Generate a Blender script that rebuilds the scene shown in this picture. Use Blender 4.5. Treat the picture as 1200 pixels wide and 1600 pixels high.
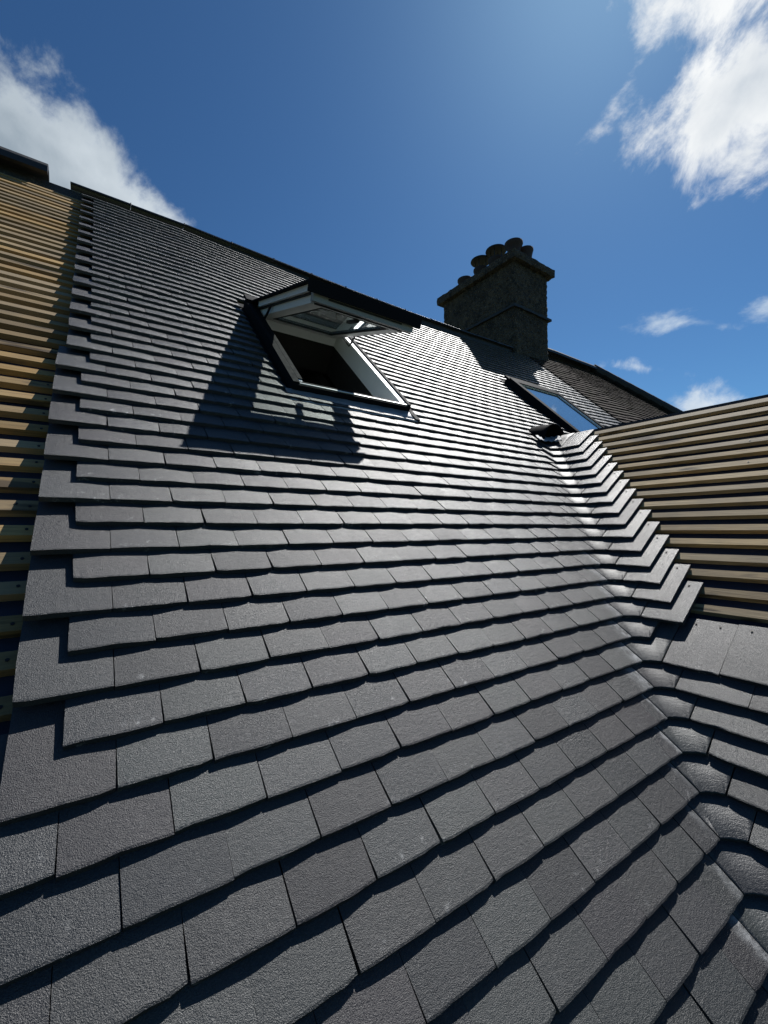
import bpy, math, random
from mathutils import Vector, Matrix
from math import sin, cos, tan, pi, radians, sqrt

for o in list(bpy.data.objects):
    bpy.data.objects.remove(o)
SC = bpy.context.scene
COL = SC.collection
RNG = random.Random(7)

# ------------------------------------------------------------------ frame of the place
PITCH = radians(44.0)
SP, CP = sin(PITCH), cos(PITCH)
Z0 = 6.0                      # height of the reference course above the ground
G = 0.0989                    # batten gauge
TW = 0.165                    # tile width
TL = 0.265                    # tile length
TT = 0.0165                   # tile thickness
TILT = 0.172                  # extra lean of a lapped tile
X_VAL = 2.2                   # x of the valley line where it meets course 0


def sag(u, v):
    a = min(1.0, max(0.0, (u - 0.8) / 6.2))
    b = min(1.0, max(0.0, (v - 1.0) / 1.5))
    return -0.09 * sin(pi * a) * b


def W(u, v, n, w=True):
    """main slope: along the courses, up the slope, out of the slope -> world"""
    if w:
        n = n + sag(u, v)
    return Vector((u, v * CP - n * SP, v * SP + n * CP + Z0))


def W2(v, y, n):
    """slope of the wing: up the slope, world y, out of the slope -> world"""
    return Vector((X_VAL + v * CP - n * SP, y, v * SP + n * CP + Z0))


# ------------------------------------------------------------------ camera
F_PX = 673.6                  # focal length for a picture 1600 pixels high
RC = [(0.82253937, -0.41262379, 0.39137014),
      (0.01976056, -0.6670221, -0.74477583),
      (0.56836476, 0.62034114, -0.54049826)]
CAM_UVN = (0.10918819, -0.54069974, 0.9612382)


def dirw(d):
    return Vector((d[0], d[1] * CP - d[2] * SP, d[1] * SP + d[2] * CP))


cam_d = bpy.data.cameras.new('camera')
cam = bpy.data.objects.new('camera', cam_d)
COL.objects.link(cam)
SC.camera = cam
rx, ry, rz = dirw(RC[0]), -dirw(RC[1]), -dirw(RC[2])
CAM_POS = W(*CAM_UVN, w=False)
cam.matrix_world = Matrix(((rx.x, ry.x, rz.x, CAM_POS.x), (rx.y, ry.y, rz.y, CAM_POS.y),
                           (rx.z, ry.z, rz.z, CAM_POS.z), (0, 0, 0, 1)))
cam_d.sensor_fit = 'VERTICAL'
cam_d.sensor_height = 32.0
cam_d.sensor_width = 24.0
cam_d.lens = F_PX / 1600.0 * 32.0
cam_d.clip_start = 0.02
cam_d.clip_end = 6000.0


def pix(p):
    d = p - CAM_POS
    z = -d.dot(rz)
    if z < 0.05:
        return None
    return (600 + F_PX * d.dot(rx) / z, 800 - F_PX * d.dot(ry) / z)


def pixdir(x, y):
    return (rx * ((x - 600) / F_PX) - ry * ((y - 800) / F_PX) - rz).normalized()


# ------------------------------------------------------------------ sun, sky, exposure
SUN = dirw((0.529, 0.747, 0.404)).normalized()
SUN_EL = math.asin(SUN.z)
SUN_AZ = math.atan2(SUN.x, SUN.y)
sd = bpy.data.lights.new('sun', 'SUN')
sd.energy = 5.0
sd.angle = radians(0.53)
sd.color = (1.0, 0.98, 0.95)
so = bpy.data.objects.new('sun', sd)
COL.objects.link(so)
so.rotation_mode = 'QUATERNION'
so.rotation_quaternion = SUN.to_track_quat('Z', 'Y')
so.location = SUN * 40

SC.view_settings.view_transform = 'Standard'
SC.view_settings.look = 'None'
SC.view_settings.exposure = 0.3
SC.view_settings.gamma = 1.0
SC.view_settings.use_curve_mapping = False
SC.render.engine = 'CYCLES'
SC.cycles.max_bounces = 6
SC.cycles.use_denoising = True

world = bpy.data.worlds.new('World')
SC.world = world
world.use_nodes = True


class NG:
    """small helper to write node graphs as expressions"""

    def __init__(self, tree):
        self.t = tree
        self.n = tree.nodes
        self.l = tree.links

    def put(self, sock, v):
        if v is None:
            return
        if hasattr(v, 'is_linked'):
            self.l.new(v, sock)
        else:
            sock.default_value = v

    def node(self, kind, **kw):
        n = self.n.new(kind)
        for k, v in kw.items():
            setattr(n, k, v)
        return n

    def m(self, op, a, b=None, c=None, clamp=False):
        n = self.node('ShaderNodeMath', operation=op, use_clamp=clamp)
        self.put(n.inputs[0], a)
        self.put(n.inputs[1], b)
        self.put(n.inputs[2], c)
        return n.outputs[0]

    def dot(self, a, b):
        n = self.node('ShaderNodeVectorMath', operation='DOT_PRODUCT')
        self.put(n.inputs[0], a)
        self.put(n.inputs[1], b)
        return n.outputs['Value']

    def vm(self, op, a, b=None):
        n = self.node('ShaderNodeVectorMath', operation=op)
        self.put(n.inputs[0], a)
        if b is not None:
            if op == 'SCALE':
                self.put(n.inputs['Scale'], b)
            else:
                self.put(n.inputs[1], b)
        return n.outputs[0]

    def noise(self, vec, scale, detail=2.0, rough=0.5, dist=0.0, color=False):
        n = self.node('ShaderNodeTexNoise')
        self.put(n.inputs['Vector'], vec)
        n.inputs['Scale'].default_value = scale
        n.inputs['Detail'].default_value = detail
        n.inputs['Roughness'].default_value = rough
        n.inputs['Distortion'].default_value = dist
        return n.outputs['Color'] if color else n.outputs['Fac']

    def vor(self, vec, scale, feature='F1'):
        n = self.node('ShaderNodeTexVoronoi', feature=feature)
        self.put(n.inputs['Vector'], vec)
        n.inputs['Scale'].default_value = scale
        return n.outputs['Distance']

    def rng(self, v, a, b, c=0.0, d=1.0, smooth=False):
        n = self.node('ShaderNodeMapRange', interpolation_type='SMOOTHSTEP' if smooth else 'LINEAR')
        n.clamp = True
        self.put(n.inputs[0], v)
        for i, x in enumerate((a, b, c, d)):
            self.put(n.inputs[i + 1], x)
        return n.outputs[0]

    def mix(self, f, a, b, blend='MIX'):
        n = self.node('ShaderNodeMix', data_type='RGBA', blend_type=blend)
        self.put(n.inputs['Factor'], f)
        self.put(n.inputs[6], a if hasattr(a, 'is_linked') else (*a, 1.0))
        self.put(n.inputs[7], b if hasattr(b, 'is_linked') else (*b, 1.0))
        return n.outputs[2]

    def mapping(self, vec, scale=(1, 1, 1), loc=(0, 0, 0), rot=(0, 0, 0)):
        n = self.node('ShaderNodeMapping')
        self.put(n.inputs[0], vec)
        n.inputs['Location'].default_value = loc
        n.inputs['Rotation'].default_value = rot
        n.inputs['Scale'].default_value = scale
        return n.outputs[0]

    def bump(self, h, strength, dist, normal=None):
        n = self.node('ShaderNodeBump')
        n.inputs['Strength'].default_value = strength
        n.inputs['Distance'].default_value = dist
        self.put(n.inputs['Height'], h)
        if normal is not None:
            self.l.new(normal, n.inputs['Normal'])
        return n.outputs[0]


SKY_SAT = 1.32
SKY_STR = 0.062


def build_sky():
    t = world.node_tree
    t.nodes.clear()
    g = NG(t)
    sky = g.node('ShaderNodeTexSky', sky_type='NISHITA')
    sky.sun_disc = False
    sky.sun_elevation = SUN_EL
    sky.sun_rotation = SUN_AZ
    sky.altitude = 300.0
    sky.air_density = 1.0
    sky.dust_density = 0.45
    sky.ozone_density = 1.0
    # a little more contrast than the model sky: deeper blue away from the sun
    gm_ = g.node('ShaderNodeGamma')
    t.links.new(g.vm('SCALE', sky.outputs[0], SKY_STR * 1.35), gm_.inputs[0])
    gm_.inputs[1].default_value = 1.22
    base = g.vm('SCALE', g.vm('MULTIPLY', gm_.outputs[0], (0.56, 0.95, 1.20)), 0.72 / SKY_STR)
    d = g.node('ShaderNodeTexCoord').outputs['Generated']
    dn = g.vm('NORMALIZE', d)

    def plane(px, py):
        c = pixdir(px, py)
        e1 = Vector((c.y, -c.x, 0)).normalized()          # to the right along the horizon
        e2 = e1.cross(c)                                   # upwards
        if e2.z < 0:
            e2 = -e2
        k = g.m('MAXIMUM', g.dot(dn, tuple(c)), 0.05)
        return g.m('DIVIDE', g.dot(dn, tuple(e1)), k), g.m('DIVIDE', g.dot(dn, tuple(e2)), k), g.dot(dn, tuple(c))

    def ellipse(ab, ca, cb, ra, rb, ang):
        a = g.m('SUBTRACT', ab[0], ca)
        b = g.m('SUBTRACT', ab[1], cb)
        cs, sn = cos(ang), sin(ang)
        p = g.m('DIVIDE', g.m('ADD', g.m('MULTIPLY', a, cs), g.m('MULTIPLY', b, sn)), ra)
        q = g.m('DIVIDE', g.m('SUBTRACT', g.m('MULTIPLY', b, cs), g.m('MULTIPLY', a, sn)), rb)
        r = g.m('SQRT', g.m('ADD', g.m('MULTIPLY', p, p), g.m('MULTIPLY', q, q)))
        return g.m('MULTIPLY', g.m('SUBTRACT', 1.0, r), min(ra, rb))     # >0 inside, in tangent units

    def ofs(px, py, c):
        """tangent coordinates of the direction (px, py) about the centre direction c"""
        cc = pixdir(*c)
        e1 = Vector((cc.y, -cc.x, 0)).normalized()
        e2 = e1.cross(cc)
        if e2.z < 0:
            e2 = -e2
        q = pixdir(px, py)
        k = q.dot(cc)
        return q.dot(e1) / k, q.dot(e2) / k

    b0 = g.node('ShaderNodeBackground')
    b0.inputs['Strength'].default_value = SKY_STR
    t.links.new(base, b0.inputs['Color'])
    out = b0.outputs[0]

    def cloud(centre, blobs, nscale, amp, soft, bright, grey, stretch=(1, 1, 1), detail=7.0, dens=1.0, lumscale=0.5, rough=0.62):
        nonlocal out
        ab = plane(*centre)
        comb = g.node('ShaderNodeCombineXYZ')
        g.put(comb.inputs[0], ab[0])
        g.put(comb.inputs[1], ab[1])
        comb.inputs[2].default_value = centre[0] * 0.013
        ang = stretch[2]
        mp = g.mapping(comb.outputs[0], scale=(1, 1, 1), rot=(0, 0, -ang))
        mp = g.mapping(mp, scale=(stretch[0], stretch[1], 1))
        field = None
        for (x0, y0, x1, y1, half) in blobs:
            a0, b0 = ofs(x0, y0, centre)
            a1, b1 = ofs(x1, y1, centre)
            ra = sqrt((a1 - a0) ** 2 + (b1 - b0) ** 2) / 2
            e = ellipse(ab, (a0 + a1) / 2, (b0 + b1) / 2, ra, half, math.atan2(b1 - b0, a1 - a0))
            if field is None:
                field = e
            else:
                n = g.node('ShaderNodeMath', operation='SMOOTH_MAX')
                g.put(n.inputs[0], field)
                g.put(n.inputs[1], e)
                n.inputs[2].default_value = 0.04
                field = n.outputs[0]
        nz = g.noise(mp, nscale, detail, rough, 0.25)
        f = g.m('ADD', field, g.m('MULTIPLY', g.m('SUBTRACT', nz, 0.5), amp))
        # nothing behind the viewer
        f = g.m('ADD', f, g.rng(ab[2], 0.1, 0.35, -1.0, 0.0))
        a = g.rng(f, -soft * 0.3, soft, 0.0, dens, smooth=True)
        lum = g.noise(mp, nscale * lumscale, 4.0, 0.55, 0.3)
        edge = g.rng(f, 0.0, 0.12, 1.0, 0.0, smooth=True)
        lum = g.m('ADD', g.rng(lum, 0.32, 0.66, 0.0, 0.8), g.m('MULTIPLY', edge, 0.45), clamp=True)
        colr = g.mix(lum, grey, bright)
        colr = g.mix(a, base, colr)
        reg = g.m('GREATER_THAN', g.m('ADD', field, g.rng(ab[2], 0.1, 0.35, -1.0, 0.0)), -amp * 0.32 - soft)
        b2 = g.node('ShaderNodeBackground')
        b2.inputs['Strength'].default_value = SKY_STR
        t.links.new(colr, b2.inputs['Color'])
        ms = g.node('ShaderNodeMixShader')
        t.links.new(reg, ms.inputs[0])
        t.links.new(out, ms.inputs[1])
        t.links.new(b2.outputs[0], ms.inputs[2])
        out = ms.outputs[0]

    k = 0.80 / SKY_STR            # cloud radiance is given as seen on the picture
    cloud((120, 240), [(-420, 40, 262, 385, 0.10), (-200, 210, 205, 430, 0.19)], 8.0, 0.20, 0.040,
          (0.66 * k, 0.73 * k, 0.79 * k), (0.25 * k, 0.32 * k, 0.39 * k), lumscale=0.4, detail=9)
    cloud((1130, 120), [(1000, 215, 1430, 55, 0.085), (1045, 20, 1420, -120, 0.06), (962, 160, 1030, 55, 0.006)], 8.0, 0.22, 0.042,
          (0.97 * k, 0.99 * k, 1.0 * k), (0.55 * k, 0.62 * k, 0.70 * k), stretch=(0.85, 1.1, radians(40)), rough=0.64, detail=9, lumscale=0.8)
    cloud((1030, 505), [(995, 507, 1055, 500, 0.012), (1172, 478, 1240, 466, 0.013), (1075, 505, 1120, 506, 0.002)], 18.0, 0.07, 0.025,
          (0.66 * k, 0.76 * k, 0.86 * k), (0.45 * k, 0.57 * k, 0.71 * k), stretch=(0.7, 1.3, 0.0), dens=0.9, detail=6)
    cloud((1080, 622), [(1030, 640, 1190, 622, 0.018), (1062, 616, 1104, 612, 0.012), (926, 576, 952, 570, 0.004), (1000, 574, 1024, 578, 0.002)],
          20.0, 0.05, 0.018, (0.74 * k, 0.82 * k, 0.90 * k), (0.42 * k, 0.52 * k, 0.64 * k), dens=0.9, detail=6)
    wo = g.node('ShaderNodeOutputWorld')
    t.links.new(out, wo.inputs['Surface'])
    world.cycles.sampling_method = 'MANUAL'
    world.cycles.sample_map_resolution = 512


build_sky()


# ------------------------------------------------------------------ materials
def mat(name):
    m = bpy.data.materials.new(name)
    m.use_nodes = True
    g = NG(m.node_tree)
    b = m.node_tree.nodes['Principled BSDF']
    return m, g, b


def plain(name, col, rough=0.5, metal=0.0, nscale=30.0, var=0.2, bump=0.0, spec=0.5):
    m, g, b = mat(name)
    pos = g.node('ShaderNodeNewGeometry').outputs['Position']
    n = g.noise(pos, nscale, 4.0, 0.6)
    lo = tuple(c * (1 - var) for c in col)
    hi = tuple(min(1, c * (1 + var)) for c in col)
    g.put(b.inputs['Base Color'], g.mix(n, lo, hi))
    g.put(b.inputs['Roughness'], g.rng(n, 0.3, 0.7, max(0.03, rough - 0.08), rough + 0.08))
    b.inputs['Metallic'].default_value = metal
    b.inputs['Specular IOR Level'].default_value = spec
    if bump:
        g.l.new(g.bump(g.noise(pos, nscale * 2, 4.0, 0.6), 0.5, bump), b.inputs['Normal'])
    return m


def tile_material(name, dark=1.0, dusty=False, rough=0.5, smooth=False):
    dark = dark * 0.44
    m, g, b = mat(name)
    geo = g.node('ShaderNodeNewGeometry')
    pos = geo.outputs['Position']
    info = g.node('ShaderNodeObjectInfo')
    rnd = g.m('FRACT', g.m('ADD', info.outputs['Random'], g.m('MULTIPLY', geo.outputs['Random Per Island'], 7.31)))
    rnd2 = g.m('FRACT', g.m('MULTIPLY', rnd, 13.7))
    uv = g.node('ShaderNodeUVMap', uv_map='UVMap').outputs[0]
    sep = g.node('ShaderNodeSeparateXYZ')
    g.put(sep.inputs[0], uv)
    # body colours: blue grey, brown grey, green grey
    c = g.mix(rnd, (0.044 * dark, 0.054 * dark, 0.066 * dark), (0.080 * dark, 0.064 * dark, 0.074 * dark))
    c = g.mix(g.rng(rnd2, 0.45, 1.0, 0.0, 0.7), c, (0.044 * dark, 0.073 * dark, 0.064 * dark))
    val = g.rng(g.m('FRACT', g.m('MULTIPLY', rnd, 31.3)), 0, 1, 0.66, 1.32)
    c = g.vm('SCALE', c, val)
    big = g.noise(pos, 9.0, 4.0, 0.6)
    c = g.mix(0.45, c, g.mix(big, (0.032 * dark, 0.037 * dark, 0.041 * dark), (0.076 * dark, 0.081 * dark, 0.084 * dark)))
    fine = g.noise(pos, 330.0, 3.0, 0.75)
    c = g.mix(g.rng(fine, 0.42, 0.72, 0.0, 0.75), c, (0.145 * dark, 0.148 * dark, 0.148 * dark))
    pit = g.noise(pos, 210.0, 2.0, 0.5)
    c = g.mix(g.rng(pit, 0.37, 0.28, 0.0, 0.8), c, (0.012, 0.012, 0.013))
    # pale scuffs, mostly towards the tail of the tile
    sc = g.noise(g.mapping(pos, scale=(1, 1, 1)), 46.0, 5.0, 0.75)
    sc2 = g.noise(pos, 7.5, 2.0, 0.5)
    tail = g.rng(sep.outputs[1], 0.0, 0.16, 1.0, 0.0)
    scm = g.m('MULTIPLY', g.m('MULTIPLY', g.rng(sc, 0.57, 0.68), g.rng(sc2, 0.50, 0.60)), g.rng(tail, 0.0, 0.7, 0.06, 1.0))
    c = g.mix(g.m('MULTIPLY', scm, 0.6), c, (0.42, 0.42, 0.41))
    if dusty:
        ed = g.rng(sep.outputs[0], 0.55, 1.0, 0.0, 1.0, smooth=True)
        dn_ = g.rng(g.noise(pos, 38.0, 5.0, 0.7), 0.36, 0.66)
        dn2 = g.rng(g.noise(pos, 3.2, 2.0, 0.5), 0.36, 0.55)
        c = g.mix(g.m('MULTIPLY', g.m('MULTIPLY', ed, dn_), g.m('MULTIPLY', dn2, 0.85)), c, (0.40, 0.41, 0.41))
    g.put(b.inputs['Base Color'], c)
    rv = g.m('ADD', g.rng(g.m('FRACT', g.m('MULTIPLY', rnd, 5.9)), 0, 1, rough - 0.05, rough + 0.06),
             g.m('MULTIPLY', g.m('SUBTRACT', big, 0.5), 0.25))
    g.put(b.inputs['Roughness'], rv)
    g.put(b.inputs['Specular IOR Level'], g.rng(rnd2, 0, 1, 0.48, 0.66))
    # fine grit with a slight drag along the width
    if smooth:
        comb = g.node('ShaderNodeCombineXYZ')
        g.put(comb.inputs[0], g.m('MULTIPLY', sep.outputs[0], 2.2))
        g.put(comb.inputs[1], g.m('MULTIPLY', sep.outputs[1], 15.0))
        g.put(comb.inputs[2], g.m('MULTIPLY', rnd, 40.0))
        lo = g.noise(comb.outputs[0], 1.6, 4.0, 0.65, 0.8)
        n1 = g.bump(lo, 0.34, 0.005)
    else:
        lo = g.noise(g.vm('MULTIPLY', pos, (0.6, 1.0, 1.0)), 125.0, 3.0, 0.6, 0.25)
        n1 = g.bump(lo, 0.42, 0.0030)
    hi = g.noise(pos, 560.0 if not smooth else 300.0, 2.0, 0.65)
    n2 = g.bump(hi, 0.9 if not smooth else 0.7, 0.0020, n1)
    g.l.new(n2, b.inputs['Normal'])
    return m


M = {}
M['tile'] = tile_material('plain_tile', rough=0.43)
M['tile_dusty'] = tile_material('plain_tile_sawn', dusty=True, rough=0.43)
M['valley'] = tile_material('valley_tile', dark=1.0, rough=0.52, smooth=True)
M['membrane'] = plain('roofing_membrane', (0.012, 0.017, 0.032), 0.55, nscale=14, var=0.35, bump=0.004)
M['matt'] = plain('matt_black_sheet', (0.008, 0.008, 0.010), 0.85, 0, 14, 0.3, 0.004, spec=0.08)
M['black'] = plain('black_aluminium', (0.012, 0.013, 0.016), 0.5, 0.0, 40, 0.25, spec=0.3)
M['dull_black'] = plain('dull_black_cladding', (0.011, 0.012, 0.014), 0.72, 0.0, 40, 0.25, spec=0.06)
M['pale_grey'] = plain('pale_grey_aluminium', (0.33, 0.34, 0.33), 0.5, 0.0, 20, 0.08)
M['grey_alu'] = plain('grey_aluminium', (0.035, 0.038, 0.042), 0.33, 0.5, 40, 0.25)
M['white'] = plain('white_paint', (0.82, 0.83, 0.81), 0.42, 0.0, 12, 0.05)
M['rubber'] = plain('rubber_gasket', (0.012, 0.012, 0.012), 0.6)
M['lead'] = plain('lead_sheet', (0.27, 0.28, 0.29), 0.5, 0.35, 25, 0.22, 0.003)
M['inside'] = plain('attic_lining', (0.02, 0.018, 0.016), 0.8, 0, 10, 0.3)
M['steel'] = plain('steel', (0.45, 0.45, 0.45), 0.3, 1.0, 60, 0.1)
M['ridge'] = plain('ridge_tile', (0.055, 0.057, 0.06), 0.42, 0.0, 40, 0.3, 0.002)
M['ridge_old'] = plain('old_ridge', (0.022, 0.022, 0.022), 0.6, 0.0, 20, 0.4, 0.004)
M['brass'] = plain('nail', (0.03, 0.028, 0.025), 0.5, 0.6)


def wood_material(name, a, b_, axis):
    m, g, b = mat(name)
    geo = g.node('ShaderNodeNewGeometry')
    pos = geo.outputs['Position']
    info = g.node('ShaderNodeObjectInfo')
    rnd = info.outputs['Random']
    sc = (2.2, 60, 60) if axis == 'x' else (60, 2.2, 60)
    off = g.node('ShaderNodeCombineXYZ')
    for i in range(3):
        g.put(off.inputs[i], g.m('MULTIPLY', rnd, 23.0 + 9 * i))
    p = g.vm('ADD', pos, off.outputs[0])
    pv = g.vm('MULTIPLY', p, sc)
    gr = g.noise(pv, 1.0, 5.0, 0.65, 0.6)
    gr2 = g.noise(g.vm('MULTIPLY', p, tuple(s * 3 for s in sc)), 1.0, 4.0, 0.6)
    c = g.mix(g.rng(gr, 0.3, 0.7), a, b_)
    c = g.mix(g.rng(gr2, 0.48, 0.7, 0, 0.6), c, (0.14, 0.08, 0.03))
    c = g.mix(g.rng(rnd, 0, 1, 0.0, 0.55), c, (0.30, 0.26, 0.19))
    # knots and dark stains
    ks = (3.2, 17, 17) if axis == 'x' else (17, 3.2, 17)
    kv = g.vm('MULTIPLY', p, ks)
    kn = g.noise(kv, 1.0, 2.0, 0.5)
    c = g.mix(g.rng(kn, 0.62, 0.70, 0, 0.9), c, (0.055, 0.035, 0.018))
    stn = g.noise(p, 2.1, 4.0, 0.6)
    c = g.mix(g.rng(stn, 0.45, 0.7, 0, 0.6), c, (0.15, 0.12, 0.08))
    v = g.rng(g.m('FRACT', g.m('MULTIPLY', rnd, 17.3)), 0, 1, 0.62, 1.12)
    g.put(b.inputs['Base Color'], g.vm('SCALE', c, v))
    b.inputs['Roughness'].default_value = 0.72
    b.inputs['Specular IOR Level'].default_value = 0.3
    g.l.new(g.bump(gr2, 0.5, 0.002), b.inputs['Normal'])
    return m


M['wood_x'] = wood_material('treated_batten_left', (0.30, 0.165, 0.045), (0.46, 0.30, 0.11), 'x')
M['wood_y'] = wood_material('treated_batten_wing', (0.42, 0.265, 0.10), (0.62, 0.46, 0.23), 'y')


def old_tile_material():
    m, g, b = mat('weathered_old_tile')
    geo = g.node('ShaderNodeNewGeometry')
    pos = geo.outputs['Position']
    rnd = geo.outputs['Random Per Island']
    c = g.mix(rnd, (0.026, 0.016, 0.012), (0.048, 0.033, 0.025))
    n = g.noise(pos, 5.0, 5.0, 0.65)
    c = g.mix(g.rng(n, 0.5, 0.7, 0, 0.8), c, (0.035, 0.034, 0.015))
    n2 = g.noise(pos, 60.0, 4.0, 0.7)
    c = g.mix(g.rng(n2, 0.55, 0.75, 0, 0.6), c, (0.08, 0.072, 0.065))
    g.put(b.inputs['Base Color'], c)
    b.inputs['Roughness'].default_value = 0.92
    b.inputs['Specular IOR Level'].default_value = 0.15
    g.l.new(g.bump(n2, 0.8, 0.006), b.inputs['Normal'])
    return m


M['old_tile'] = old_tile_material()


def stone_material():
    m, g, b = mat('roughcast_render')
    pos = g.node('ShaderNodeNewGeometry').outputs['Position']
    n = g.noise(pos, 3.0, 5.0, 0.65)
    p = g.vor(pos, 38.0)
    f = g.noise(pos, 34.0, 4.0, 0.75)
    c = g.mix(g.rng(n, 0.35, 0.65), (0.05, 0.036, 0.024), (0.12, 0.088, 0.055))
    c = g.mix(g.rng(f, 0.54, 0.68, 0, 0.75), c, (0.27, 0.225, 0.16))
    c = g.mix(g.rng(g.noise(pos, 11.0, 5.0, 0.75), 0.50, 0.60, 0, 0.8), c, (0.022, 0.020, 0.017))
    g.put(b.inputs['Base Color'], c)
    b.inputs['Roughness'].default_value = 0.95
    n1 = g.bump(p, 0.9, 0.03)
    g.l.new(g.bump(f, 0.8, 0.02, n1), b.inputs['Normal'])
    return m


M['stone'] = stone_material()
M['slate_band'] = plain('slate_drip', (0.03, 0.03, 0.032), 0.7, 0, 20, 0.3, 0.004)
M['pot'] = plain('chimney_pot_clay', (0.045, 0.028, 0.022), 0.8, 0, 18, 0.4, 0.004)
M['cowl'] = plain('cowl_metal', (0.035, 0.035, 0.035), 0.45, 0.6, 18, 0.3)


def glass_material():
    m, g, b = mat('window_glass')
    m.node_tree.nodes.remove(b)
    lw = g.node('ShaderNodeLayerWeight')
    fac = g.m('ADD', 0.11, g.m('MULTIPLY', g.m('POWER', lw.outputs['Facing'], 1.7), 0.88), clamp=True)
    tr = g.node('ShaderNodeBsdfTransparent')
    tr.inputs['Color'].default_value = (0.90, 0.94, 0.92, 1)
    gl = g.node('ShaderNodeBsdfGlossy')
    gl.inputs['Roughness'].default_value = 0.02
    gl.inputs['Color'].default_value = (0.9, 0.95, 0.95, 1)
    mx = g.node('ShaderNodeMixShader')
    g.l.new(fac, mx.inputs[0])
    g.l.new(tr.outputs[0], mx.inputs[1])
    g.l.new(gl.outputs[0], mx.inputs[2])
    g.l.new(mx.outputs[0], m.node_tree.nodes['Material Output'].inputs['Surface'])
    return m


M['glass'] = glass_material()


def grass_material():
    m, g, b = mat('rough_grass')
    pos = g.node('ShaderNodeNewGeometry').outputs['Position']
    n = g.noise(pos, 0.35, 6.0, 0.65)
    g.put(b.inputs['Base Color'], g.mix(n, (0.03, 0.05, 0.015), (0.06, 0.075, 0.03)))
    b.inputs['Roughness'].default_value = 0.95
    return m


M['grass'] = grass_material()


# ------------------------------------------------------------------ object helpers
def link(name, me, parent=None, material=None):
    o = bpy.data.objects.new(name, me)
    COL.objects.link(o)
    if parent is not None:
        o.parent = parent
    if material is not None and me is not None and not me.materials:
        me.materials.append(M[material] if isinstance(material, str) else material)
    return o


def thing(name, label, cat, loc, group=None):
    o = bpy.data.objects.new(name, None)
    COL.objects.link(o)
    o.location = loc
    o.empty_display_size = 0.2
    o['label'] = label
    o['category'] = cat
    o['kind'] = 'thing'
    if group:
        o['group'] = group
    return o


def kid(name, me, parent, material=None, matrix=None):
    """child whose mesh is in world coordinates (or placed by matrix)"""
    o = link(name, me, parent, material)
    inv = Matrix.Translation(parent_world(parent)).inverted()
    o.matrix_parent_inverse = inv
    if matrix is not None:
        o.matrix_basis = matrix
    return o


_pw = {}


def parent_world(p):
    t = Vector(p.location)
    return t if p.parent is None else t + Vector((0, 0, 0))


class MB:
    def __init__(self):
        self.v, self.f, self.uv, self.mi = [], [], [], []

    def add(self, vs, fs, uvs=None, mi=0):
        o = len(self.v)
        self.v += [tuple(x) for x in vs]
        for i, f in enumerate(fs):
            self.f.append(tuple(a + o for a in f))
            self.uv.append([uvs[a] for a in f] if uvs else [(0, 0)] * len(f))
            self.mi.append(mi)

    def mesh(self, name, smooth=False):
        me = bpy.data.meshes.new(name)
        me.from_pydata(self.v, [], self.f)
        ul = me.uv_layers.new(name='UVMap')
        flat = []
        for q in self.uv:
            for a in q:
                flat += [a[0], a[1]]
        ul.data.foreach_set('uv', flat)
        if any(self.mi):
            me.polygons.foreach_set('material_index', self.mi)
        if smooth:
            me.polygons.foreach_set('use_smooth', [True] * len(me.polygons))
        me.update()
        return me

    def hexa(self, c):
        """8 corners: bottom ring 0-3, top ring 4-7"""
        self.add(c, [(0, 3, 2, 1), (4, 5, 6, 7), (0, 1, 5, 4), (1, 2, 6, 5), (2, 3, 7, 6), (3, 0, 4, 7)])

    def tube(self, pts, r, n=8):
        rings = []
        for i, p in enumerate(pts):
            a = pts[max(0, i - 1)]
            b = pts[min(len(pts) - 1, i + 1)]
            d = (Vector(b) - Vector(a)).normalized()
            s = d.orthogonal().normalized()
            t = d.cross(s)
            rr = r[i] if isinstance(r, (list, tuple)) else r
            rings.append([Vector(p) + s * (rr * cos(2 * pi * k / n)) + t * (rr * sin(2 * pi * k / n)) for k in range(n)])
        vs = [q for ring in rings for q in ring]
        fs = []
        for i in range(len(rings) - 1):
            for k in range(n):
                fs.append((i * n + k, i * n + (k + 1) % n, (i + 1) * n + (k + 1) % n, (i + 1) * n + k))
        fs.append(tuple(reversed(range(n))))
        fs.append(tuple((len(rings) - 1) * n + k for k in range(n)))
        self.add(vs, fs)

    def lathe(self, c, prof, n=20):
        vs, fs = [], []
        for (r, z) in prof:
            vs += [(c[0] + r * cos(2 * pi * k / n), c[1] + r * sin(2 * pi * k / n), c[2] + z) for k in range(n)]
        for i in range(len(prof) - 1):
            for k in range(n):
                fs.append((i * n + k, i * n + (k + 1) % n, (i + 1) * n + (k + 1) % n, (i + 1) * n + k))
        fs.append(tuple(reversed(range(n))))
        fs.append(tuple((len(prof) - 1) * n + k for k in range(n)))
        self.add(vs, fs)


# ------------------------------------------------------------------ ground
gm = MB()
for (x0, y0, x1, y1) in ((-3000, -3000, 3000, 3000),):
    N = 24
    vs, fs = [], []
    for i in range(N + 1):
        for j in range(N + 1):
            vs.append((x0 + (x1 - x0) * i / N, y0 + (y1 - y0) * j / N, 0))
    for i in range(N):
        for j in range(N):
            a = i * (N + 1) + j
            fs.append((a, a + N + 1, a + N + 2, a + 1))
    gm.add(vs, fs)
ground = link('ground', gm.mesh('ground'), None, 'grass')
ground['kind'] = 'structure'


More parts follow.
